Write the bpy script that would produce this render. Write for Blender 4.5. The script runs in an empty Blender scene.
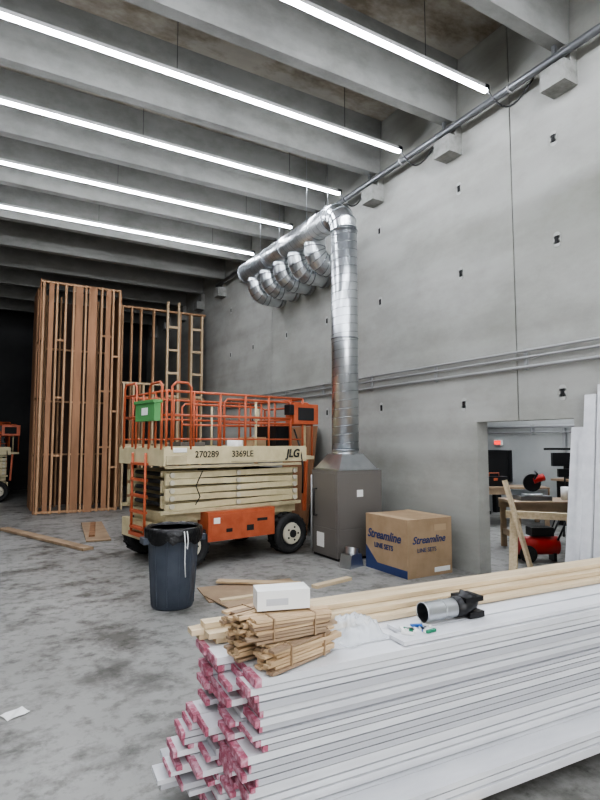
import bpy, bmesh, math, random
from mathutils import Vector, Matrix, noise
random.seed(7)
S=bpy.context.scene
def lin(c):
    return tuple(((v/255)/12.92 if v/255<=.04045 else ((v/255+.055)/1.055)**2.4) for v in c)+(1,)
def mat(name,col,rough=.6,metal=0,col2=None,scale=(4,4,4),detail=4,bump=0,bscale=40,emit=None,estr=0,contrast=(.35,.65),alpha=None,trans=0):
    m=bpy.data.materials.new(name); m.use_nodes=True
    n=m.node_tree.nodes; l=m.node_tree.links; b=n['Principled BSDF']
    b.inputs['Base Color'].default_value=lin(col); b.inputs['Roughness'].default_value=rough; b.inputs['Metallic'].default_value=metal
    if trans: b.inputs['Transmission Weight'].default_value=trans
    if alpha is not None: b.inputs['Alpha'].default_value=alpha
    tc=n.new('ShaderNodeTexCoord')
    if col2:
        mp=n.new('ShaderNodeMapping'); mp.inputs['Scale'].default_value=scale
        nz=n.new('ShaderNodeTexNoise'); nz.inputs['Scale'].default_value=1; nz.inputs['Detail'].default_value=detail; nz.inputs['Roughness'].default_value=.6
        r=n.new('ShaderNodeValToRGB'); r.color_ramp.elements[0].color=lin(col); r.color_ramp.elements[1].color=lin(col2)
        r.color_ramp.elements[0].position=contrast[0]; r.color_ramp.elements[1].position=contrast[1]
        l.new(tc.outputs['Object'],mp.inputs[0]); l.new(mp.outputs[0],nz.inputs['Vector']); l.new(nz.outputs[0],r.inputs[0]); l.new(r.outputs[0],b.inputs['Base Color'])
    if bump:
        nb=n.new('ShaderNodeTexNoise'); nb.inputs['Scale'].default_value=bscale; nb.inputs['Detail'].default_value=5
        bp=n.new('ShaderNodeBump'); bp.inputs['Strength'].default_value=bump; bp.inputs['Distance'].default_value=.02
        l.new(tc.outputs['Object'],nb.inputs['Vector']); l.new(nb.outputs[0],bp.inputs['Height']); l.new(bp.outputs[0],b.inputs['Normal'])
    if emit:
        b.inputs['Emission Color'].default_value=lin(emit); b.inputs['Emission Strength'].default_value=estr
    return m
def layer_mul(m,c,s2,pos=(.36,.56),detail=9,rough=.68):
    n=m.node_tree.nodes; l=m.node_tree.links; p=n['Principled BSDF']
    tc=[x for x in n if x.type=='TEX_COORD'][0]
    src=p.inputs['Base Color'].links[0].from_socket
    mp=n.new('ShaderNodeMapping'); mp.inputs['Scale'].default_value=s2
    r=n.new('ShaderNodeValToRGB'); r.color_ramp.elements[0].color=lin(c); r.color_ramp.elements[1].color=(1,1,1,1)
    r.color_ramp.elements[0].position=pos[0]; r.color_ramp.elements[1].position=pos[1]
    nz=n.new('ShaderNodeTexNoise'); nz.inputs['Scale'].default_value=1; nz.inputs['Detail'].default_value=detail; nz.inputs['Roughness'].default_value=rough
    mx=n.new('ShaderNodeMix'); mx.data_type='RGBA'; mx.blend_type='MULTIPLY'; mx.inputs[0].default_value=1
    l.new(tc.outputs['Object'],mp.inputs[0]); l.new(mp.outputs[0],nz.inputs['Vector']); l.new(nz.outputs[0],r.inputs[0])
    l.new(src,mx.inputs[6]); l.new(r.outputs[0],mx.inputs[7]); l.new(mx.outputs[2],p.inputs['Base Color'])
def mat2(name,a,b_,c,s1,s2,rough,bump,bscale,pos=(.36,.56)):
    m=mat(name,a,rough,0,b_,s1,6,bump,bscale); layer_mul(m,c,s2,pos); return m
M={}
M['wall']=mat2('concrete_wall',(161,161,156),(174,174,169),(238,238,236),(.5,.4,.6),(1.5,1.2,2.0),.85,.08,30)
layer_mul(M['wall'],(236,236,234),(.5,.10,3.2),(.30,.62),3,.45)
layer_mul(M['wall'],(230,230,227),(.9,.35,.6),(.30,.5),3,.5)
M['corb']=mat2('concrete_corbel',(134,134,130),(150,150,146),(220,220,218),(2,2,2),(6,6,6),.85,.2,30)
M['pocket']=mat('pocket_ring_concrete',(172,172,168),.85)
M['floor']=mat2('concrete_floor',(130,129,125),(152,151,147),(172,171,167),(.45,.45,.45),(1.5,1.5,1.5),.5,.06,18,(.38,.5))
layer_mul(M['floor'],(192,192,189),(7,7,7),(.36,.5),10,.7)
layer_mul(M['floor'],(132,131,128),(.9,2.6,1),(.3,.4),6,.75)
layer_mul(M['floor'],(150,149,146),(3.1,3.7,1),(.27,.34),5,.75)
M['ceil']=mat2('concrete_ceiling',(140,136,128),(176,169,158),(186,176,162),(.35,.9,1),(1.2,2,2),.9,.1,20)
M['stem']=mat2('concrete_stem',(126,126,123),(140,140,136),(228,228,226),(.5,1,1),(1.5,2.5,2.5),.9,.1,20)
M['dark']=mat('dark_recess',(35,35,35),.9)
M['farwall']=mat('far_wall_shade',(44,44,45),.9,0,(54,54,54),(1,1,1))  # shade of the unlit far end, put into the wall colour
M['galv']=mat('galvanized_steel',(196,200,203),.3,1,(218,221,224),(3,3,3),2)
M['galv2']=mat('galvanized_seam',(150,154,158),.4,1)
M['pipe']=mat('conduit_gray',(118,120,122),.45,.6)
M['pipe2']=mat('conduit_light',(158,159,159),.5,.3)
M['black']=mat('black_rubber',(26,26,27),.7,0,(38,38,38),(20,20,20))
M['blackp']=mat('black_plastic',(20,20,22),.4)
M['orange']=mat('orange_paint',(182,96,64),.5,0,(166,82,52),(6,6,6))
M['cream']=mat('cream_paint',(202,190,154),.5,0,(184,172,136),(5,5,5))
M['cream2']=mat('cream_paint_worn',(168,156,124),.55,0,(190,178,144),(5,5,9))
M['hub']=mat('wheel_hub_paint',(190,184,165),.5)
M['green']=mat('green_plastic',(88,146,88),.5)
M['stud']=mat('stud_lumber',(150,116,86),.75,0,(178,142,108),(14,14,1.2))
M['studl']=mat('pale_stud_lumber',(172,150,120),.75,0,(188,166,134),(14,14,1.2))
M['ply']=mat('plywood_sheet',(128,94,68),.75,0,(152,112,82),(5,5,.7))
M['plyd']=mat('shaded_plywood',(66,50,40),.8,0,(80,60,46),(5,5,.7))  # plywood colour darkened to paint the shade inside the shaft
M['plyl']=mat('pale_plywood',(172,148,116),.7,0,(192,170,138),(3,12,12))
M['pine']=mat('pine_board',(192,172,140),.65,0,(212,194,162),(1.5,30,30))
M['pineb']=mat('brown_board',(142,120,98),.7,0,(162,140,114),(3,3,3))
M['shim']=mat('shim_wood',(174,146,112),.7,0,(208,182,146),(3,40,40))
M['white']=mat('white_primed',(204,205,208),.45,0,(218,219,221),(2,8,8))
M['white2']=mat('white_primed_gray',(184,185,189),.45)
M['pink']=mat('pink_end_seal',(166,88,108),.6,0,(208,164,178),(30,30,30),4,contrast=(.44,.66))
M['steelbox']=mat('furnace_brown_gray',(108,104,100),.4,.2,(118,114,109),(3,3,3))
M['steelbox2']=mat('furnace_panel',(114,110,105),.4,.2)
M['label']=mat('label_white',(228,228,224),.5)
M['card']=mat('cardboard',(150,127,99),.8,0,(162,138,110),(5,5,5))
M['card2']=mat('cardboard_flap',(174,150,120),.8)
M['blue']=mat('blue_ink',(44,58,100),.6)
M['bin']=mat('bin_plastic',(62,68,78),.45,0,(72,78,88),(5,5,5))
M['bag']=mat('black_bag',(16,16,18),.3,0,bump=.6,bscale=25)
M['lamp']=mat('led_lens',(255,255,255),.5,emit=(242,246,255),estr=46)
M['lamph']=mat('led_housing',(200,200,200),.5)
M['film']=mat('clear_plastic_film',(232,238,242),.12,0,bump=.6,bscale=14,alpha=.42)
M['red']=mat('red_paint',(180,34,28),.4)
M['exit']=mat('exit_red',(220,40,30),.5,emit=(255,50,40),estr=1.2)
M['paper']=mat('white_paper',(225,225,222),.7)
M['paint']=mat('painted_wall',(160,162,160),.8,0,(172,174,172),(1,1,1))
M['blueitem']=mat('blue_plastic',(60,110,180),.4)
M['ropeg']=mat('rope_green',(40,120,90),.6)

class MB:
    def __init__(s): s.bm=bmesh.new(); s.mats=[]
    def mi(s,k):
        if k not in s.mats: s.mats.append(k)
        return s.mats.index(k)
    def hexa(s,vs,k,endk=None):
        v=[s.bm.verts.new(p) for p in vs]; i=s.mi(k)
        for n,f in enumerate([(0,3,2,1),(4,5,6,7),(0,1,5,4),(1,2,6,5),(2,3,7,6),(3,0,4,7)]):
            fc=s.bm.faces.new([v[a] for a in f]); fc.material_index=i
            if endk and n in (5,): fc.material_index=s.mi(endk)
    def box(s,x0,x1,y0,y1,z0,z1,k,rot=None,piv=None,endk=None):
        vs=[Vector(p) for p in [(x0,y0,z0),(x1,y0,z0),(x1,y1,z0),(x0,y1,z0),(x0,y0,z1),(x1,y0,z1),(x1,y1,z1),(x0,y1,z1)]]
        if rot is not None:
            c=Vector(piv) if piv else sum(vs,Vector())/8
            vs=[c+rot@(v-c) for v in vs]
        s.hexa(vs,k,endk)
    def beam(s,p0,p1,w,h,k,up=(0,0,1)):
        p0=Vector(p0);p1=Vector(p1);d=(p1-p0).normalized();u=Vector(up)
        if abs(d.dot(u))>.99:u=Vector((0,1,0))
        sx=d.cross(u).normalized();sz=sx.cross(d)
        vs=[]
        for z in(-.5,.5):
            for p,q in((p0,-.5),(p1,-.5),(p1,.5),(p0,.5)): vs.append(p+sx*w*q+sz*h*z)
        s.hexa(vs,k)
    def cyl(s,p0,p1,r0,k,r1=None,seg=16,caps=True,smooth=True):
        s.tube([p0,p1],[r0,r0 if r1 is None else r1],k,seg,caps,smooth)
    def tube(s,pts,r,k,seg=8,caps=True,smooth=True,closed=False):
        pts=[Vector(p) for p in pts]; n=len(pts)
        if not isinstance(r,(list,tuple)): r=[r]*n
        i=s.mi(k); rings=[]; prev=None
        for a in range(n):
            t=(pts[min(a+1,n-1)]-pts[max(a-1,0)])
            if t.length<1e-9: t=prev_t
            t.normalize(); prev_t=t
            if prev is None:
                u=Vector((0,0,1)) if abs(t.z)<.9 else Vector((1,0,0))
                x=t.cross(u).normalized()
            else:
                x=(prev-t*prev.dot(t)).normalized()
            prev=x; y=t.cross(x)
            rings.append([s.bm.verts.new(pts[a]+(x*math.cos(2*math.pi*q/seg)+y*math.sin(2*math.pi*q/seg))*r[a]) for q in range(seg)])
        for a in range(n-1):
            for q in range(seg):
                f=s.bm.faces.new([rings[a][q],rings[a][(q+1)%seg],rings[a+1][(q+1)%seg],rings[a+1][q]]); f.material_index=i; f.smooth=smooth
        if caps:
            for R in (rings[0],rings[-1]):
                try:
                    f=s.bm.faces.new(R); f.material_index=i
                except: pass
    def torus(s,c,axis,R,r,k,seg=24,rs=8):
        c=Vector(c);a=Vector(axis).normalized();u=Vector((0,0,1)) if abs(a.z)<.9 else Vector((1,0,0))
        x=a.cross(u).normalized();y=a.cross(x);i=s.mi(k);rg=[]
        for q in range(seg):
            t=2*math.pi*q/seg;dr=x*math.cos(t)+y*math.sin(t)
            rg.append([s.bm.verts.new(c+dr*(R+r*math.cos(2*math.pi*w/rs))+a*r*math.sin(2*math.pi*w/rs)) for w in range(rs)])
        for q in range(seg):
            for w in range(rs):
                f=s.bm.faces.new([rg[q][w],rg[(q+1)%seg][w],rg[(q+1)%seg][(w+1)%rs],rg[q][(w+1)%rs]]);f.material_index=i;f.smooth=True
    def make(s,name,loc=(0,0,0),rz=0,parent=None,bevel=0,recalc=True):
        if recalc: bmesh.ops.recalc_face_normals(s.bm,faces=s.bm.faces)
        me=bpy.data.meshes.new(name); s.bm.to_mesh(me); s.bm.free()
        for k in s.mats: me.materials.append(M[k])
        o=bpy.data.objects.new(name,me); S.collection.objects.link(o)
        o.location=loc; o.rotation_euler=(0,0,rz)
        if parent: o.parent=parent
        if bevel:
            b=o.modifiers.new('Bevel','BEVEL'); b.width=bevel; b.segments=2; b.limit_method='ANGLE'; b.angle_limit=.7
        return o
def empty(name,loc,rz=0):
    o=bpy.data.objects.new(name,None); S.collection.objects.link(o); o.location=loc; o.rotation_euler=(0,0,rz); o.empty_display_size=.1; return o
def text(name,body,size,loc,rot,k,parent=None,extr=.0015,shear=0,bold=0):
    c=bpy.data.curves.new(name,'FONT'); c.body=body; c.size=size; c.extrude=extr; c.shear=shear; c.offset=bold
    c.materials.append(M[k]); o=bpy.data.objects.new(name,c); S.collection.objects.link(o); o.location=loc; o.rotation_euler=rot
    if parent: o.parent=parent
    return o
R90=math.radians(90)
WX=5.56
# ---------------- room shell
b=MB(); b.box(-8,12,-8,22,-.2,0,'floor'); b.make('floor')
b=MB()
for y in (0.5,9.9,14.6): b.box(-8,WX,y,y+.004,0,.001,'dark')
b.make('floor_saw_cuts')  # dark strips for the saw-cut joints in the floor
b=MB()
J=[4.36,10.9]
DY0,DY1,DZ=3.65,5.01,1.96
b.box(WX,WX+.2,-8,DY0,0,7.05,'wall')
b.box(WX,WX+.2,DY0,J[0]-.008,DZ,7.05,'wall')
b.box(WX,WX+.2,J[0]+.008,DY1,DZ,7.05,'wall')
b.box(WX,WX+.2,DY1,J[1]-.008,0,7.05,'wall')
b.box(WX,WX+.2,J[1]+.008,22,0,7.05,'wall')
for j in J: b.box(WX+.02,WX+.19,j-.008,j+.008,DZ if j<5 else 0,7.05,'dark')
for y in (2.2,3.77,5.22,6.98,8.6,10.2,11.9,13.3):
    for z in (5.2,4.0,2.25):
        if y==5.22 and z==2.25: z=2.2
        b.cyl((WX+.005,y,z+.045),(WX-.006,y,z+.045),.045,'pocket',seg=12)
        b.cyl((WX+.005,y,z-.045),(WX-.006,y,z-.045),.045,'pocket',seg=12)
        b.box(WX-.006,WX+.005,y-.045,y+.045,z-.045,z+.045,'pocket')
        b.box(WX-.008,WX,y-.022,y+.022,z-.045,z+.045,'dark')
b.make('wall_right')
stems=[-6.6+1.7*i for i in range(17)]
stems=[y for y in stems if y<21.5]
b=MB()
for y in stems:
    b.box(WX-.24,WX,y-.15,y+.15,5.66,5.90,'corb')
    b.box(WX-.12,WX,y-.15,y+.15,5.90,6.12,'corb')
b.make('corbels')  # concrete corbels on the wall under the ceiling stems
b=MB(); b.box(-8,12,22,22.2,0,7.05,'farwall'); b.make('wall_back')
b=MB(); b.box(-8.2,-8,-8,22,0,7.05,'wall'); b.make('wall_left')
b=MB()
b.box(-8,-4,-8.2,-8,0,7.05,'wall');b.box(3.5,WX,-8.2,-8,0,7.05,'wall');b.box(-4,3.5,-8.2,-8,5,7.05,'wall')
b.make('wall_front')
# double tee ceiling
b=MB()
b.box(-8.2,WX+.2,-8.2,22.2,7.05,7.2,'ceil')
for y in stems:
    w0,w1=.075,.13
    b.hexa([(-8,y-w0,6.15),(WX-.02,y-w0,6.15),(WX-.02,y+w0,6.15),(-8,y+w0,6.15),(-8,y-w1,7.06),(WX-.02,y-w1,7.06),(WX-.02,y+w1,7.06),(-8,y+w1,7.06)],'stem')
b.make('ceiling')
# conduits
b=MB()
b.tube([(5.38,-7.5,6.0),(5.38,13.9,6.0)],.045,'pipe',12)
for y in range(-6,14,2): b.torus((5.38,y+.2,6.0),(0,1,0),.048,.014,'pipe2',12,6)
for y in stems:
    if y<13.5: b.box(5.36,5.40,y-.02,y+.02,6.03,6.145,'pipe')
b.make('overhead_conduit')
b=MB()
for z,r in((2.78,.016),(2.70,.016),(2.585,.02)):
    b.tube([(WX-.045,-7.5,z),(WX-.045,14.1,z)],r,'pipe2',8)
for y in [1.2+1.5*i for i in range(9)]: b.box(WX-.03,WX,y,y+.04,2.55,2.81,'pipe2')
b.make('wall_conduit_run')
# ---------------- light fixtures
lys=[4.4,6.02,7.62,9.35,11.15,2.75,1.1,-.6,-2.3,-4.0]
for n,y in enumerate(lys):
    e=empty('linear_led_fixture',(0,y,6.03))
    b=MB(); x0=-3.4 if n<6 else -4
    b.box(x0,5.2,-.03,.03,0.0,.045,'lamph'); b.make('housing',parent=e)
    b=MB()
    b.hexa([(x0,-.02,-.032),(5.19,-.02,-.032),(5.19,.02,-.032),(x0,.02,-.032),(x0,-.028,0),(5.19,-.028,0),(5.19,.028,0),(x0,.028,0)],'lamp'); b.make('lens',parent=e)
    b=MB(); x=x0+.4
    while x<5.2:
        b.tube([(x,0,.05),(x,.0,1.02)],.004,'blackp',5); x+=2.4
    b.make('hanger_cables',parent=e)
    b=MB()
    pts=[]
    for i in range(13):
        t=i/12; pts.append((5.19+.3*t,-.45*t,.02-.03*t-.34*math.sin(math.pi*t)*(1-.3*t)))
    b.tube(pts,.011,'blackp',6)
    b.box(5.15,5.22,-.03,.03,.0,.06,'blackp')
    b.make('power_cable',parent=e)
# ---------------- spiral duct
e=empty('spiral_duct',(4.8,6.92,0))
b=MB(); r=.205; zt=5.36
def helix(b,p0,p1,R,turn,k='galv2'):
    p0=Vector(p0);p1=Vector(p1);d=p1-p0;L=d.length;d.normalize()
    u=Vector((1,0,0)) ;v=d.cross(u); n=int(L/turn*20);pts=[]
    for i in range(n+1):
        a=2*math.pi*i/20; pts.append(p0+d*(L*i/n)+(u*math.cos(a)+v*math.sin(a))*R)
    b.tube(pts,.005,k,4,caps=False)
b.cyl((0,0,1.55),(0,0,zt-.32),r,'galv',seg=32)
helix(b,(0,0,1.6),(0,0,zt-.34),r,.13)
for z in (1.58,3.3,zt-.34): b.torus((0,0,z),(0,0,1),r,.013,'galv2',32,6)
b.make('riser',parent=e)
b=MB(); pts=[]
for i in range(5):
    a=i/4*math.pi/2; pts.append((0,.34-.34*math.cos(a),zt-.34+.34*math.sin(a)))
b.tube(pts,r+.004,'galv',32,smooth=False)
for i,p in enumerate(pts):
    a=i/4*math.pi/2; b.torus(p,(0,math.sin(a),math.cos(a)),r+.006,.008,'galv2',32,5)
b.make('elbow',parent=e)
b=MB()
b.cyl((0,.32,zt),(0,3.75,zt),r,'galv',seg=32)
helix(b,(0,.36,zt),(0,3.7,zt),r,.13)
for y in (.36,1.9,3.72): b.torus((0,y,zt),(0,1,0),r,.014,'galv2',32,6)
b.make('header',parent=e)
b=MB()
for i in range(5):
    y=1.05+.6*i; rr=.19
    pts=[(0.10,y,zt-.10),(0.10,y,zt-.26)]
    for j in range(1,6):
        a=j/5*math.pi/2; pts.append((.10+.27-.27*math.cos(a),y,zt-.26-.27*math.sin(a)))
    pts.append((.74,y,zt-.53))
    b.tube(pts,rr,'galv',24,smooth=False)
    for p,q in zip(pts[1:],pts[2:]):
        d=Vector(q)-Vector(p); b.torus(p,d if p!=pts[1] else (0,0,1),rr+.004,.009,'galv2',24,5)
    b.torus((.66,y,zt-.53),(1,0,0),rr+.01,.018,'galv2',24,6)
b.make('branch_elbows',parent=e)
b=MB()
for y in (.8,2.6):
    for sx in(-1,1): b.cyl((sx*.212,y,zt),(sx*.212,y,7.04),.004,'galv2',seg=6)
    b.torus((0,y,zt),(0,1,0),r+.004,.008,'galv2',32,5)
b.make('hanger_rods',parent=e)
b=MB()
w=.34
b.hexa([(-w,-w,1.30),(w,-w,1.30),(w,w,1.30),(-w,w,1.30),(-.19,-.19,1.52),(.19,-.19,1.52),(.19,.19,1.52),(-.19,.19,1.52)],'galv')
b.box(-w-.02,w+.02,-w-.01,w+.01,1.285,1.305,'galv'); b.cyl((0,0,1.50),(0,0,1.6),.2,'galv',seg=32)
b.make('plenum',parent=e)
# ---------------- furnace
e=empty('furnace',(4.8,6.9,0))
b=MB()
b.box(-.4,.4,-.35,.35,.04,1.28,'steelbox'); b.box(-.38,.38,-.33,.33,0,.05,'dark')
b.box(-.405,-.4,-.31,.31,.46,1.24,'steelbox2'); b.box(-.405,-.4,-.31,.31,.08,.44,'steelbox2')
b.box(-.37,.37,-.354,-.35,.46,1.24,'steelbox2'); b.box(-.37,.37,-.354,-.35,.08,.44,'steelbox2')
b.box(-.408,-.404,.0,.2,.15,.36,'label'); b.box(-.06,.05,-.357,-.354,.9,1.0,'label')
b.make('cabinet',parent=e,bevel=.006)
b=MB()
b.tube([(-.44,.3,1.2),(-.44,.3,.1)],.014,'pipe2',6)
b.tube([(-.40,.2,1.0),(-.46,.2,1.0),(-.46,.2,.6),(-.40,.2,.6)],.012,'blackp',6)
b.make('service_pipes',parent=e)
b=MB()
b.hexa([(-.15,-.10,0),(.15,-.10,0),(.15,.10,0),(-.15,.10,0),(-.11,-.09,.18),(.11,-.09,.18),(.11,.09,.18),(-.11,.09,.18)],'galv')
b.cyl((0,0,.17),(0.02,0,.26),.09,'galv',seg=20,caps=False); b.cyl((0,0,.18),(.02,0,.25),.084,'dark',seg=20)
b.make('duct_boot',loc=(4.40,6.22,0),rz=.3)
# ---------------- cardboard carton
e=empty('cardboard_carton',(4.6,5.3,0))
b=MB()
b.box(0,.76,0,.85,0,.72,'card')
b.box(0,.375,-.0,.85,.72,.726,'card2',Matrix.Rotation(math.radians(2),3,'Y'),(0,0,.72)); b.box(.385,.76,0,.85,.72,.726,'card2',Matrix.Rotation(math.radians(-4),3,'Y'),(.76,0,.72))
b.box(-.003,0,.0,.85,.0,.10,'blue')
b.hexa([(-.003,.6,.1),(0,.6,.1),(0,.85,.1),(-.003,.85,.1),(-.003,.84,.3),(0,.84,.3),(0,.85,.3),(-.003,.85,.3)],'blue')
b.box(.45,.72,-.003,0,.04,.1,'label'); b.box(.45,.66,-.003,0,.56,.64,'card2')
b.make('box',parent=e,bevel=.006)
text('logo','Streamline',.16,(-.004,.81,.42),(R90,0,-R90),'blue',e,shear=.3,bold=.003)
text('logo_sub','LINE SETS',.09,(-.004,.66,.30),(R90,0,-R90),'blue',e,bold=.002)
text('logo_side','Streamline',.13,(.08,-.004,.42),(R90,0,0),'blue',e,shear=.3,bold=.002)
text('logo_side_sub','LINE SETS',.075,(.16,-.004,.31),(R90,0,0),'blue',e)
# ---------------- scissor lift
def lift(loc,rz,sc=1,texts=True):
    e=empty('scissor_lift',loc,rz); e.scale=(sc,)*3
    b=MB()
    b.box(.12,2.3,.28,1.32,.3,.62,'cream2'); b.box(.02,2.38,.36,1.24,.36,.56,'cream'); b.box(.1,2.3,.2,1.4,.62,.74,'cream2')
    b.box(-.03,.05,.2,1.4,.34,.6,'cream')
    b.box(.62,1.74,-.02,.3,.34,.74,'orange'); b.box(.62,1.74,1.3,1.6,.34,.74,'orange')
    b.box(.66,1.1,-.028,-.02,.40,.70,'orange'); b.box(1.16,1.70,-.028,-.02,.40,.70,'orange')
    b.box(.7,.8,-.032,-.028,.58,.66,'label'); b.box(1.24,1.36,-.032,-.028,.44,.52,'dark'); b.box(1.42,1.6,-.032,-.028,.56,.60,'dark')
    b.box(.9,1.0,-.032,-.028,.45,.5,'blackp')
    b.make('chassis',parent=e,bevel=.01)
    b=MB()
    for x in (.36,2.08):
        for y in (.12,1.48):
            sgn=-1 if y<.8 else 1
            b.cyl((x,y-.11,.31),(x,y+.11,.31),.27,'black',seg=28)
            b.torus((x,y-.075,.31),(0,1,0),.245,.062,'black',28,8); b.torus((x,y+.075,.31),(0,1,0),.245,.062,'black',28,8)
            b.cyl((x,y+sgn*.10,.31),(x,y+sgn*.145,.31),.17,'hub',.15,20)
            b.cyl((x,y+sgn*.13,.31),(x,y+sgn*.16,.31),.06,'dark',seg=12)
            for q in range(5):
                a=q*2*math.pi/5; b.cyl((x+.1*math.cos(a),y+sgn*.14,.31+.1*math.sin(a)),(x+.1*math.cos(a),y+sgn*.155,.31+.1*math.sin(a)),.015,'dark',seg=6)
            for q in range(18):
                a=q*math.pi/9; c=Vector((x+.30*math.cos(a),y,.31+.30*math.sin(a)))
                if c.z>.06: b.box(c.x-.012,c.x+.012,y-.1,y+.1,c.z-.02,c.z+.008,'black',Matrix.Rotation(-a,3,'Y'))
            b.cyl((x,min(y,.5) if y<.8 else 1.1,.31),(x,max(y,.5) if y>.8 else .5,.31),.05,'dark')
    b.make('wheels',parent=e)
    b=MB(); z0=.80; n=5; h=.104
    for i in range(n):
        z=z0+h*i+.04
        for y,dz in ((.16,.012),(.28,-.012),(1.32,-.012),(1.44,.012)):
            s=1 if (i%2==0)==(dz>0) else -1
            b.beam((.06,y,z-.012*s),(2.30,y,z+.012*s),.05,.082,'cream' if y in(.16,1.44) else 'cream2')
        for x in (.14,1.18,2.22):
            b.cyl((x,.10,z),(x,1.5,z),.03,'dark',seg=12)
            b.cyl((x,.095,z),(x,.13,z),.036,'hub',seg=12)
    b.beam((.4,.8,.8),(1.9,.8,1.28),.12,.1,'dark')
    b.tube([(.5,.13,.84),(.56,.11,.95),(.5,.12,1.1),(.6,.12,1.3)],.008,'blackp',6)
    b.box(-.02,2.34,.1,.14,.74,.79,'cream2'); b.box(-.02,2.34,1.46,1.5,.74,.79,'cream2')
    b.make('scissor_arms',parent=e,bevel=.006)
    b=MB()
    b.box(0,2.36,.04,1.56,1.40,1.46,'cream'); b.box(-.01,2.37,.02,.05,1.40,1.64,'cream'); b.box(-.01,2.37,1.55,1.58,1.40,1.64,'cream')
    b.box(0,2.3,.035,.05,1.345,1.385,'cream2')
    b.box(-.03,-.0,.02,1.58,1.38,1.62,'cream'); b.box(2.36,2.39,.02,1.58,1.40,1.62,'cream')
    b.box(1.0,2.3,.012,.02,1.405,1.435,'cream2'); b.box(-.0,.3,.0,.02,1.40,1.52,'cream2')
    b.box(.1,.3,.010,.02,1.56,1.62,'label')
    b.box(2.36,2.62,.1,1.5,1.42,1.48,'cream2')
    b.make('platform',parent=e,bevel=.006)
    b=MB(); rr=.018
    def rail(pts,k='orange',r=rr): b.tube(pts,r,k,8)
    xs=[.02,.42,.84,1.26,1.68,2.1,2.34]
    for y in (.06,1.54):
        rail([(.02,y,2.38),(2.34,y,2.38)]); rail([(.02,y,2.06),(2.34,y,2.06)]); rail([(.02,y,1.74),(2.34,y,1.74)],r=.012)
        for x in xs: rail([(x,y,1.6),(x,y,2.38)])
    for x in (.02,2.34):
        rail([(x,.06,2.38),(x,1.54,2.38)]); rail([(x,.06,2.06),(x,1.54,2.06)])
        for y in (.4,.8,1.2): rail([(x,y,1.6),(x,y,2.38)])
    for y in (.14,1.46):
        rail([(.95,y,1.66),(.95,y,2.27),(1.0,y,2.32),(2.5,y,2.32),(2.6,y,2.28),(2.6,y,1.48)]); rail([(.95,y,1.98),(2.6,y,1.98)])
        for x in (1.5,2.45): rail([(x,y,1.48),(x,y,2.3)],'cream')
    rail([(2.6,.14,2.28),(2.6,1.46,2.28)]); rail([(2.6,.14,1.98),(2.6,1.46,1.98)])
    for (x,y0,y1,zt2) in ((-.03,.1,.5,2.50),(-.03,.95,1.4,2.55)):
        rail([(x,y0,1.6),(x,y0,zt2-.06),(x,y0+.06,zt2),(x,y1-.06,zt2),(x,y1,zt2-.06),(x,y1,1.6)])
    rail([(.08,.03,1.6),(.08,.03,2.44),(.14,.03,2.5),(.30,.03,2.5),(.36,.03,2.44),(.36,.03,1.6)])
    b.make('guard_rails',parent=e)
    b=MB()
    b.tube([(-.07,.5,.42),(-.07,.5,1.55)],.02,'orange',8); b.tube([(-.07,.95,.42),(-.07,.95,1.55)],.02,'orange',8)
    for z in (.5,.72,.94,1.16,1.38): b.box(-.1,-.03,.5,.95,z,z+.035,'orange')
    b.box(-.09,-.02,.44,1.0,.40,.45,'orange')
    b.make('ladder',parent=e)
    b=MB()
    b.box(2.12,2.62,.0,.22,1.98,2.30,'orange'); b.box(2.2,2.52,-.012,0,2.04,2.24,'dark'); b.box(2.02,2.11,-.02,.12,2.12,2.28,'blackp')
    b.make('control_box',parent=e,bevel=.02)
    b=MB()
    b.box(-.14,-.04,.10,.72,1.98,2.24,'green'); b.box(-.16,-.03,.08,.74,2.22,2.26,'green'); b.box(-.145,-.14,.3,.5,2.06,2.16,'label')
    b.make('green_tote',parent=e,bevel=.01)
    b=MB()
    b.box(1.7,1.95,.5,.9,1.46,1.78,'card'); b.cyl((1.3,.4,1.46),(1.3,.4,1.74),.12,'label',seg=20); b.box(.5,.9,.6,1.0,1.46,1.7,'steelbox')
    b.box(2.0,2.25,.3,.9,1.48,1.95,'blackp'); b.tube([(2.2,.1,1.9),(2.28,.04,1.6),(2.3,.0,1.3),(2.34,.06,.9)],.014,'blackp',6)
    b.make('deck_supplies',parent=e)
    b=MB()
    b.beam((2.44,.1,1.42),(2.40,.1,.62),.05,.05,'orange'); b.beam((2.44,1.5,1.42),(2.40,1.5,.62),.05,.05,'orange')
    b.make('support_post',parent=e)
    if texts:
        text('number_decal','270289',.125,(.42,.012,1.49),(R90,0,0),'blackp',e,bold=.001)
        text('model_decal','3369LE',.125,(1.0,.012,1.49),(R90,0,0),'blackp',e,bold=.001)
        text('maker_decal','JLG',.17,(1.98,.010,1.47),(R90,0,0),'blackp',e,shear=.2,bold=.006)
    return e
lift((2.06,7.05,0),math.radians(9))
lift((-1.6,17.6,0),math.radians(4),.95,False)
b=MB()
for i in range(4):
    b.hexa([(.0+i*.03,i*.05,0),(.02+i*.03,i*.05,0),(.02+i*.03,1.2+i*.05,0),(.0+i*.03,1.2+i*.05,0),(.24+i*.03,i*.05,2.0),(.26+i*.03,i*.05,2.0),(.26+i*.03,1.2+i*.05,2.0),(.24+i*.03,1.2+i*.05,2.0)],'pineb' if i%2 else 'ply')
b.make('leaning_plywood',loc=(5.15,8.7,0))
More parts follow.
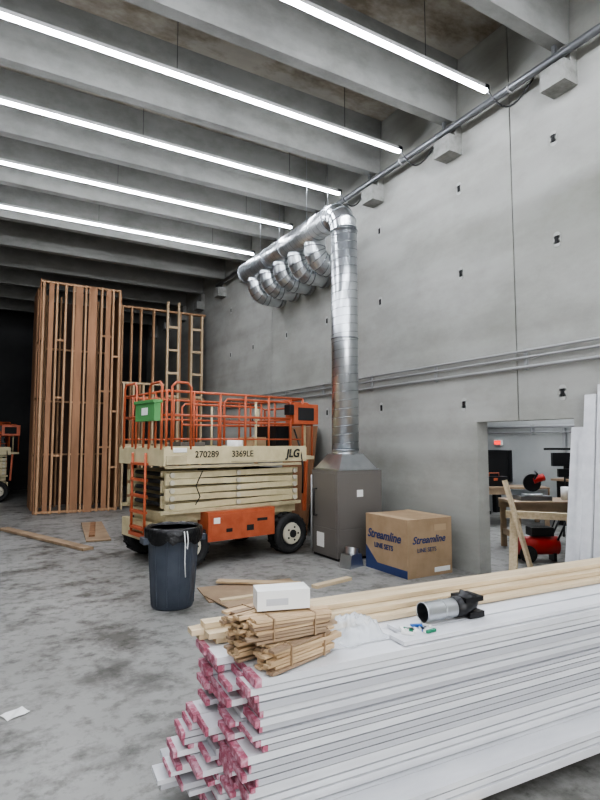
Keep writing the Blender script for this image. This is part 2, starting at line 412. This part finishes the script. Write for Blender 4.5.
# ---------------- timber framed shaft
e=empty('timber_framed_shaft',(0,14.3,0))
b=MB(); H=5.6
def studx(x,y,z0=0,z1=H,k='stud',w=.045,d=.14): b.box(x-w/2,x+w/2,y-d/2,y+d/2,z0,z1,k)
for x in (1.10,1.40,1.60,1.78,2.06,2.44,2.72,2.88): studx(x,0,k='stud')
for x in (1.3,1.65,2.1,2.6,2.9): studx(x,1.5)
for z in (.02,H-.05): b.box(1.05,2.9,-.06,.07,z,z+.045,'stud')
for z in (1.35,2.75,4.15):
    b.box(1.42,1.58,-.03,.03,z,z+.045,'stud'); b.box(2.46,2.70,-.03,.03,z+.2,z+.245,'stud'); b.box(2.74,2.86,-.03,.03,z-.3,z-.255,'stud')
    b.box(1.05,2.9,1.45,1.55,z,z+.045,'stud')
for y in (.35,.75,1.15,1.55,1.95): b.box(1.04,1.18,y,y+.045,0,H,'stud')
b.box(1.03,1.05,0,.30,0,H+.05,'ply'); b.box(1.03,1.05,.9,2.0,0,H+.03,'ply')
for z in (1.35,2.75,4.15,H-.05): b.box(1.04,1.16,.1,2.0,z,z+.045,'stud')
b.make('stud_wall',parent=e)
b=MB()
b.box(1.22,1.33,-.02,-.005,0,H-.05,'ply')
b.box(1.82,1.99,-.055,-.04,0,H-.05,'ply'); b.box(2.12,2.32,-.09,-.075,0,H-.02,'ply'); b.box(2.54,2.66,-.05,-.035,0,H-.05,'ply')
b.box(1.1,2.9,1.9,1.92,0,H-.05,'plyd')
b.box(2.9,2.92,-.07,1.6,0,H-.1,'ply')
b.make('plywood_sheathing',parent=e)
b=MB()
for x in (3.1,3.35,3.6,3.95,4.7,5.0,5.35): studx(x,.7,0,H-.2,'stud')
for x in (3.05,3.3,3.55,3.8,4.05): studx(x,.1,0,3.2,'studl')
for z in (1.6,3.2): b.box(3.0,4.1,.03,.17,z,z+.05,'studl')
b.box(3.0,5.45,.65,.79,H-.25,H-.2,'stud'); b.box(3.0,5.45,.65,.79,2.9,2.95,'stud')
b.make('stud_partition',parent=e)
b=MB()
for x0,z0,z1,k in ((4.12,0,H-.15,'studl'),(4.78,0,H-.45,'studl')):
    for dx in (0,.30): b.box(x0+dx-.025,x0+dx+.025,-.12,-.04,z0,z1,k)
    z=z0+.4
    while z<z1-.1: b.box(x0+.025,x0+.275,-.11,-.05,z,z+.06,k); z+=.62
b.make('ladder_blocking',parent=e)
# ---------------- trash can
e=empty('trash_can',(1.76,5.72,0))
b=MB(); N=32
prof=[(.205,0),(.215,.02),(.235,.3),(.25,.55),(.262,.76),(.285,.77),(.285,.80),(.27,.80),(.255,.75),(.2,.1)]
b.tube([(0,0,z) for r_,z in prof],[r_ for r_,z in prof],'bin',N)
for a in range(0,360,30):
    c,s_=math.cos(math.radians(a)),math.sin(math.radians(a))
    b.beam((.217*c,.217*s_,.04),(.262*c,.262*s_,.74),.012,.012,'bin')
for s_ in(-1,1): b.box(s_*.30-.03,s_*.30+.03,-.08,.08,.66,.72,'bin')
b.make('barrel',parent=e)
b=MB()
i=b.mi('bag'); rings=[]
for j,(rr,z) in enumerate([(.30,.70),(.300,.76),(.296,.81),(.27,.825),(.25,.80),(.22,.72),(.1,.66),(.0,.65)]):
    rings.append([b.bm.verts.new(((rr+(random.uniform(-.008,.008) if 0<j<7 else 0))*math.cos(2*math.pi*q/40),(rr)*math.sin(2*math.pi*q/40),z+(random.uniform(-.05,.02) if j==0 else random.uniform(-.006,.006)))) for q in range(40)])
for A,B in zip(rings,rings[1:]):
    for q in range(40):
        f=b.bm.faces.new([A[q],A[(q+1)%40],B[(q+1)%40],B[q]]); f.material_index=i; f.smooth=True
b.make('bag_liner',parent=e)
b=MB()
b.tube([(.02,-.303,.80),(.03,-.31,.68),(.03,-.30,.5),(.045,-.285,.34)],.006,'paper',6); b.tube([(.05,-.30,.80),(.06,-.31,.7),(.055,-.30,.62),(.03,-.305,.66)],.006,'paper',6)
b.make('drawstring',parent=e)
# ---------------- floor litter
b=MB()
b.box(0,1.15,0,.62,.0,.012,'pineb'); b.box(.05,.85,-.22,.32,.013,.026,'pineb',Matrix.Rotation(.25,3,'Z')); b.box(.2,1.2,.42,.54,.027,.05,'plyl',Matrix.Rotation(-.5,3,'Z')); b.box(.1,1.12,-.06,.02,.027,.045,'pine',Matrix.Rotation(.1,3,'Z'))
b.make('plywood_offcuts',loc=(2.12,5.6,0),rz=math.radians(-8))
b=MB(); b.box(0,.6,0,.09,0,.035,'pine'); b.make('scrap_board',loc=(3.4,5.5,0),rz=math.radians(12))
b=MB(); b.beam((.37,12.15,.03),(1.47,9.18,.03),.18,.04,'pineb'); b.make('floor_plank')
b=MB(); b.beam((2.0,12.2,.02),(1.75,9.9,.02),.4,.02,'pineb'); b.beam((2.0,12.0,.045),(1.7,10.3,.045),.1,.02,'ply'); b.make('floor_plywood')
b=MB()
i=b.mi('paper'); g=[[b.bm.verts.new((x*.035-.07,y*.035-.05,.003+.008*abs(math.sin(x*2+y))) ) for y in range(4)] for x in range(5)]
for x in range(4):
    for y in range(3):
        f=b.bm.faces.new([g[x][y],g[x+1][y],g[x+1][y+1],g[x][y+1]]);f.material_index=i
b.make('paper_scrap',loc=(.23,3.96,0),rz=.4)
# ---------------- trim stack
e=empty('trim_board_stack',(1.02,2.06,0),math.radians(-3.6))
b=MB()
z=.09; layer=0; L=4.15
while z<.725:
    t=random.choice([.022,.026,.03,.036])
    low=layer<4
    y=-.17 if low else 0.0
    yl=random.uniform(-.009,.009)
    row=0
    while y<.56:
        w=.137
        f=(y+.15)/.7
        base=(-.02-.07*f) if not low else -.04
        if layer<13: base-= .24*max(0,f-.45)*(1.7 if layer<9 else 1)
        x0=base+random.uniform(-.06,.05)
        yo=yl+random.uniform(-.002,.002)
        kk='white' if random.random()<.7 else 'white2'
        zz1=z+t-.005
        b.box(x0,L+random.uniform(-.1,.1),y+yo,y+yo+w,z,zz1,kk)
        if random.random()<.95 and f<.85:
            b.box(x0-.003,x0+random.uniform(.003,.03),y+yo-.001,y+yo+w+.001,z-.001,zz1+.001,'pink')
        y+=.1415; row+=1
    z+=t; layer+=1
ztop=z
b.make('white_boards',parent=e)
b=MB()
for x in (.35,.95,2.4,3.5): b.box(x-.05,x+.05,-.30 if x==.95 else -.2,.62,0,.088,'pine')
b.make('dunnage',parent=e)
b=MB()
for (y,zz,x0) in ((.36,0,.5),(.44,0,-.06),(.52,0,-.12),(.60,0,-.1),(.43,1,-.1),(.51,1,-.16),(.58,1,-.05),(.5,2,-.1),(.57,2,.3)):
    b.box(x0,L-.1+random.uniform(-.1,.1),y,y+.074,ztop+.028*zz,ztop+.028*zz+.025,'pine')
b.make('pine_boards',parent=e)
b=MB()
b.box(.72,3.9,.02,.14,ztop,ztop+.018,'white'); b.box(.8,4.0,.16,.27,ztop,ztop+.018,'white'); 
b.make('loose_trim',parent=e)
def shims(loc,rz):
    b=MB()
    for c in range(3):
        for r_ in range(7):
            x=random.uniform(-.03,.03); y=-.06+c*.041
            b.box(-.2+x,.18+x+random.uniform(-.03,.02),y+random.uniform(-.004,.004),y+.036,r_*.0138,r_*.0138+.011,'shim' if random.random()<.7 else 'pineb',Matrix.Rotation(random.uniform(-.06,.06),3,'Z'))
    for x in(-.1,.1): b.box(x-.003,x+.003,-.068,.068,-.0,.0975,'card')
    b.make('wood_shim_bundle',loc=loc,rz=rz)
zt0=ztop+.003
shims((1.24,2.16,zt0),.24); shims((1.19,2.33,zt0),.10)
shims((1.20,2.18,zt0+.102),-.04); shims((1.18,2.345,zt0+.102),.22)
b=MB(); b.box(-.12,.12,-.06,.06,0,.085,'label'); b.box(-.121,.121,-.004,.004,.085,.0855,'paper'); b.box(-.08,.02,-.0605,-.06,.02,.05,'white2')
b.make('white_box',loc=(1.2,2.25,zt0+.206),rz=-.28,bevel=.004)
b=MB(); i=b.mi('film'); NX,NY=34,26; g=[]
for x in range(NX):
    row=[]
    for y in range(NY):
        u=x/(NX-1)*2-1; v=y/(NY-1)*2-1; rr=min(1,math.hypot(u,v))
        hgt=.085*(1-rr**2)**.5 if rr<1 else 0
        n1=noise.noise(Vector((u*3,v*3,1)))*.5+noise.noise(Vector((u*8,v*8,4)))*.35
        row.append(b.bm.verts.new((u*.135*(1+.2*noise.noise(Vector((u*2,v*2,9)))),v*.12*(1+.2*noise.noise(Vector((u*2,v*2,5)))),max(.002,hgt*(1+n1)+abs(n1)*.02))))
    g.append(row)
for x in range(NX-1):
    for y in range(NY-1):
        f=b.bm.faces.new([g[x][y],g[x+1][y],g[x+1][y+1],g[x][y+1]]);f.material_index=i;f.smooth=True
b.make('plastic_bag',loc=(1.625,2.27,ztop+.002),rz=0)
# vent cap
b=MB()
b.cyl((-.17,0,.055),(.05,0,.055),.05,'galv',seg=28,caps=False); b.cyl((.02,0,.055),(.03,0,.055),.049,'dark',seg=24); b.torus((-.17,0,.055),(1,0,0),.05,.003,'galv')
b.torus((-.05,0,.055),(1,0,0),.05,.003,'galv')
b.tube([(.03,0,.055),(.09,0,.056),(.13,0,.075),(.15,0,.11)],[.054,.056,.058,.056],'blackp',20)
b.box(.07,.19,-.06,.06,.085,.11,'blackp'); b.box(.10,.2,-.055,.055,.0,.03,'blackp')
b.make('vent_cap',loc=(2.16,2.17,ztop+.022),rz=math.radians(-4))
b=MB()
for i in range(11):
    x=random.uniform(-.05,.14);y=random.uniform(-.06,.05);a=random.uniform(0,3)
    b.box(x-.03,x+.03,y-.008,y+.008,0,.012,random.choice(['blueitem','label','label','blueitem','ropeg']),Matrix.Rotation(a,3,'Z'))
b.make('hardware_packets',loc=(1.855,2.13,ztop+.02))
# ---------------- leaning white boards at doorway
for (y,h,dx,w) in ((3.58,1.86,.0,.15),(3.42,2.2,-.02,.12),(3.27,2.3,.0,.15),(3.50,1.80,-.05,.05)):
    b=MB()
    b.hexa([(-.30,0,0),(-.27,0,0),(-.27,w,0),(-.30,w,0),(-.04,0,h),(-.01,0,h),(-.01,w,h),(-.04,w,h)],'white')
    b.make('leaning_trim_board',loc=(WX+dx,y-w/2,0))
# ---------------- adjoining workshop
b=MB(); b.box(11.0,11.2,-1,12,0,3.2,'paint'); b.make('wall_east')
b=MB(); b.box(WX+.2,11.2,12,12.2,0,3.2,'paint'); b.make('wall_north')
b=MB(); b.box(WX+.2,11.2,-1.2,-1,0,3.2,'paint'); b.make('wall_south')
b=MB(); b.box(WX+.2,11.2,-1.2,12.2,3.2,3.3,'paint'); b.make('ceiling_workshop')
b=MB()
for y in (5.0,7.6): b.box(6.2,10.6,y-.03,y+.03,3.12,3.17,'lamp')
b.make('workshop_led_fixture')
b=MB()
b.tube([(10.9,3,2.05),(10.9,11.9,2.05)],.03,'pipe2',8); b.tube([(10.9,3,1.92),(10.9,11.9,1.92)],.02,'pipe2',8)
b.box(10.92,10.98,7.4,7.46,0,2.0,'pipe2')
for y in (4,6,8.2,10,11): b.box(10.88,10.99,y,y+.03,1.88,2.1,'pipe2')
b.make('workshop_pipes')
b=MB(); b.box(10.93,11,9.10,9.32,1.62,1.75,'label'); b.box(10.92,10.93,9.12,9.30,1.64,1.73,'exit'); b.make('exit_sign')
b=MB(); b.box(10.9,11,8.85,9.65,.75,1.5,'blackp'); b.box(10.89,10.9,8.9,9.6,.8,1.45,'dark'); b.box(10.8,11,9.2,9.3,.0,.75,'blackp'); b.make('wall_monitor')
def bench(loc,rz,L=1.6,k='pine'):
    b=MB()
    b.box(-L/2,L/2,-.35,.35,.74,.78,k)
    for x in(-L/2+.06,L/2-.06):
        for y in(-.3,.3): b.box(x-.045,x+.045,y-.02,y+.02,0,.74,k)
        b.box(x-.02,x+.02,-.3,.3,.2,.29,k)
    b.box(-L/2,L/2,-.33,-.29,.63,.74,k); b.box(-L/2,L/2,.29,.33,.63,.74,k)
    b.make('workbench',loc=loc,rz=rz)
bench((7.9,5.6,0),math.radians(-30),1.5,'pineb'); bench((9.4,7.9,0),math.radians(-35),1.8,'pineb')
b=MB()
b.box(-.25,.25,-.15,.15,0,.07,'pipe'); b.cyl((0,0,.07),(0,0,.1),.16,'galv',seg=24); b.box(-.3,.3,.1,.13,.07,.16,'galv')
b.cyl((0,-.02,.27),(0,.02,.27),.14,'blackp',seg=24); b.cyl((.02,.02,.3),(.2,.02,.36),.06,'red'); b.beam((0,.2,.12),(0,.05,.34),.05,.05,'blackp'); b.tube([(0,-.1,.34),(0,-.2,.42),(0,-.12,.46)],.018,'blackp',8)
b.make('miter_saw',loc=(7.6,5.75,.78),rz=-.5)
b=MB()
b.cyl((0,0,0),(0,0,.2),.08,'label'); b.cyl((.16,.02,0),(.16,.02,.28),.05,'red'); b.cyl((.28,-.05,0),(.28,-.05,.18),.05,'blackp'); b.cyl((.1,-.14,0),(.1,-.14,.15),.04,'blueitem')
b.make('paint_cans',loc=(8.1,5.5,.78),rz=-.5)
b=MB()
b.box(-.25,.25,-.12,.12,0,.2,'blackp'); b.tube([(-.1,0,.2),(-.1,0,.27),(.1,0,.27),(.1,0,.2)],.012,'orange',6); b.box(-.04,.04,-.13,-.12,.12,.17,'orange')
b.make('toolbox',loc=(9.3,7.95,.78),rz=-.6)
b=MB()
for a in (0,2.1,4.2): b.tube([(.35*math.cos(a),.35*math.sin(a),0),(0,0,.8)],.014,'blackp',6)
b.tube([(0,0,.75),(0,0,1.5)],.016,'blackp',8); b.box(-.22,.22,-.05,.05,1.25,1.5,'blackp'); b.box(-.36,.36,-.015,.015,1.55,1.59,'blackp'); b.box(-.12,.12,-.04,.04,1.05,1.2,'blackp')
b.make('tripod_work_light',loc=(9.4,6.4,0),rz=-.6)
b=MB()
b.cyl((-.28,0,.22),(.28,0,.22),.13,'red',seg=24); b.box(-.12,.2,-.1,.1,.36,.48,'blackp'); b.cyl((-.2,-.17,.12),(-.2,-.13,.12),.12,'black'); b.cyl((-.2,.17,.12),(-.2,.13,.12),.12,'black')
b.tube([(.25,-.1,.3),(.4,-.1,.6),(.4,.1,.6),(.25,.1,.3)],.014,'blackp',6); b.box(.2,.24,-.08,.08,0,.12,'blackp')
b.make('air_compressor',loc=(6.95,5.2,0),rz=-.5)
b=MB()
b.beam((6.07,4.62,.02),(5.93,4.90,1.2),.15,.035,'pine'); b.make('leaning_plank')
b=MB()
P0=Vector((6.08,5.02,.74));P1=Vector((6.62,4.32,.74)); ax=(P1-P0).normalized(); sd=Vector((-ax.y,ax.x,0))
b.beam(P0,P1,.09,.09,'pine')
for t in (.12,.88):
    c=P0.lerp(P1,t)
    for s_ in(-1,1):
        foot=Vector((c.x,c.y,.01))+sd*s_*.27+ax*(.08 if t>.5 else -.03)
        b.beam(c+sd*s_*.05,foot,.10,.035,'pine')
    b.beam(c+sd*.17+Vector((0,0,-.45)),c-sd*.17+Vector((0,0,-.45)),.03,.09,'pine')
b.make('sawhorse')
b=MB()
b.box(10.3,10.9,5.6,7.2,0,.9,'blackp'); b.box(10.25,10.9,5.5,7.3,.9,.94,'pineb')
for y,hh,k in ((5.8,.3,'card'),(6.2,.4,'label'),(6.6,.25,'blueitem'),(7.0,.35,'blackp')): b.box(10.45,10.75,y-.12,y+.12,.94,.94+hh,k)
b.make('storage_counter')
b=MB()
b.box(0,.5,0,.9,0,.08,'blackp'); b.box(.02,.06,.02,.06,.08,1.1,'pipe2'); b.box(.02,.06,.84,.88,.08,1.1,'pipe2'); b.box(.02,.06,.02,.88,1.06,1.1,'pipe2'); b.box(.08,.48,.1,.8,.08,.5,'card'); b.box(.1,.4,.2,.6,.5,.75,'label')
b.make('hand_cart',loc=(9.9,9.0,0))

# ---------------- lights / world / camera
def area(name,loc,rot,sx,sy,e,col=(1,1,1)):
    d=bpy.data.lights.new(name,'AREA'); d.shape='RECTANGLE'; d.size=sx; d.size_y=sy; d.energy=e; d.color=col
    o=bpy.data.objects.new(name,d); S.collection.objects.link(o); o.location=loc; o.rotation_euler=rot
area('daylight_bay_door',(-.25,-7.9,2.5),(R90,0,0),7.4,4.9,430,(.99,.99,1))
w=bpy.data.worlds.new('World'); S.world=w; w.use_nodes=True
w.node_tree.nodes['Background'].inputs[0].default_value=(.9,.94,1,1); w.node_tree.nodes['Background'].inputs[1].default_value=.8
c=bpy.data.cameras.new('Camera'); co=bpy.data.objects.new('Camera',c); S.collection.objects.link(co)
c.lens=24.5; c.sensor_width=36; c.sensor_fit='AUTO'; c.clip_end=100
co.location=(0,0,1.7); co.rotation_euler=(math.radians(94.41),0,math.radians(-30))
S.camera=co
S.view_settings.view_transform='AgX'
try: S.view_settings.look='AgX - Medium High Contrast'
except Exception: pass
S.view_settings.exposure=.5
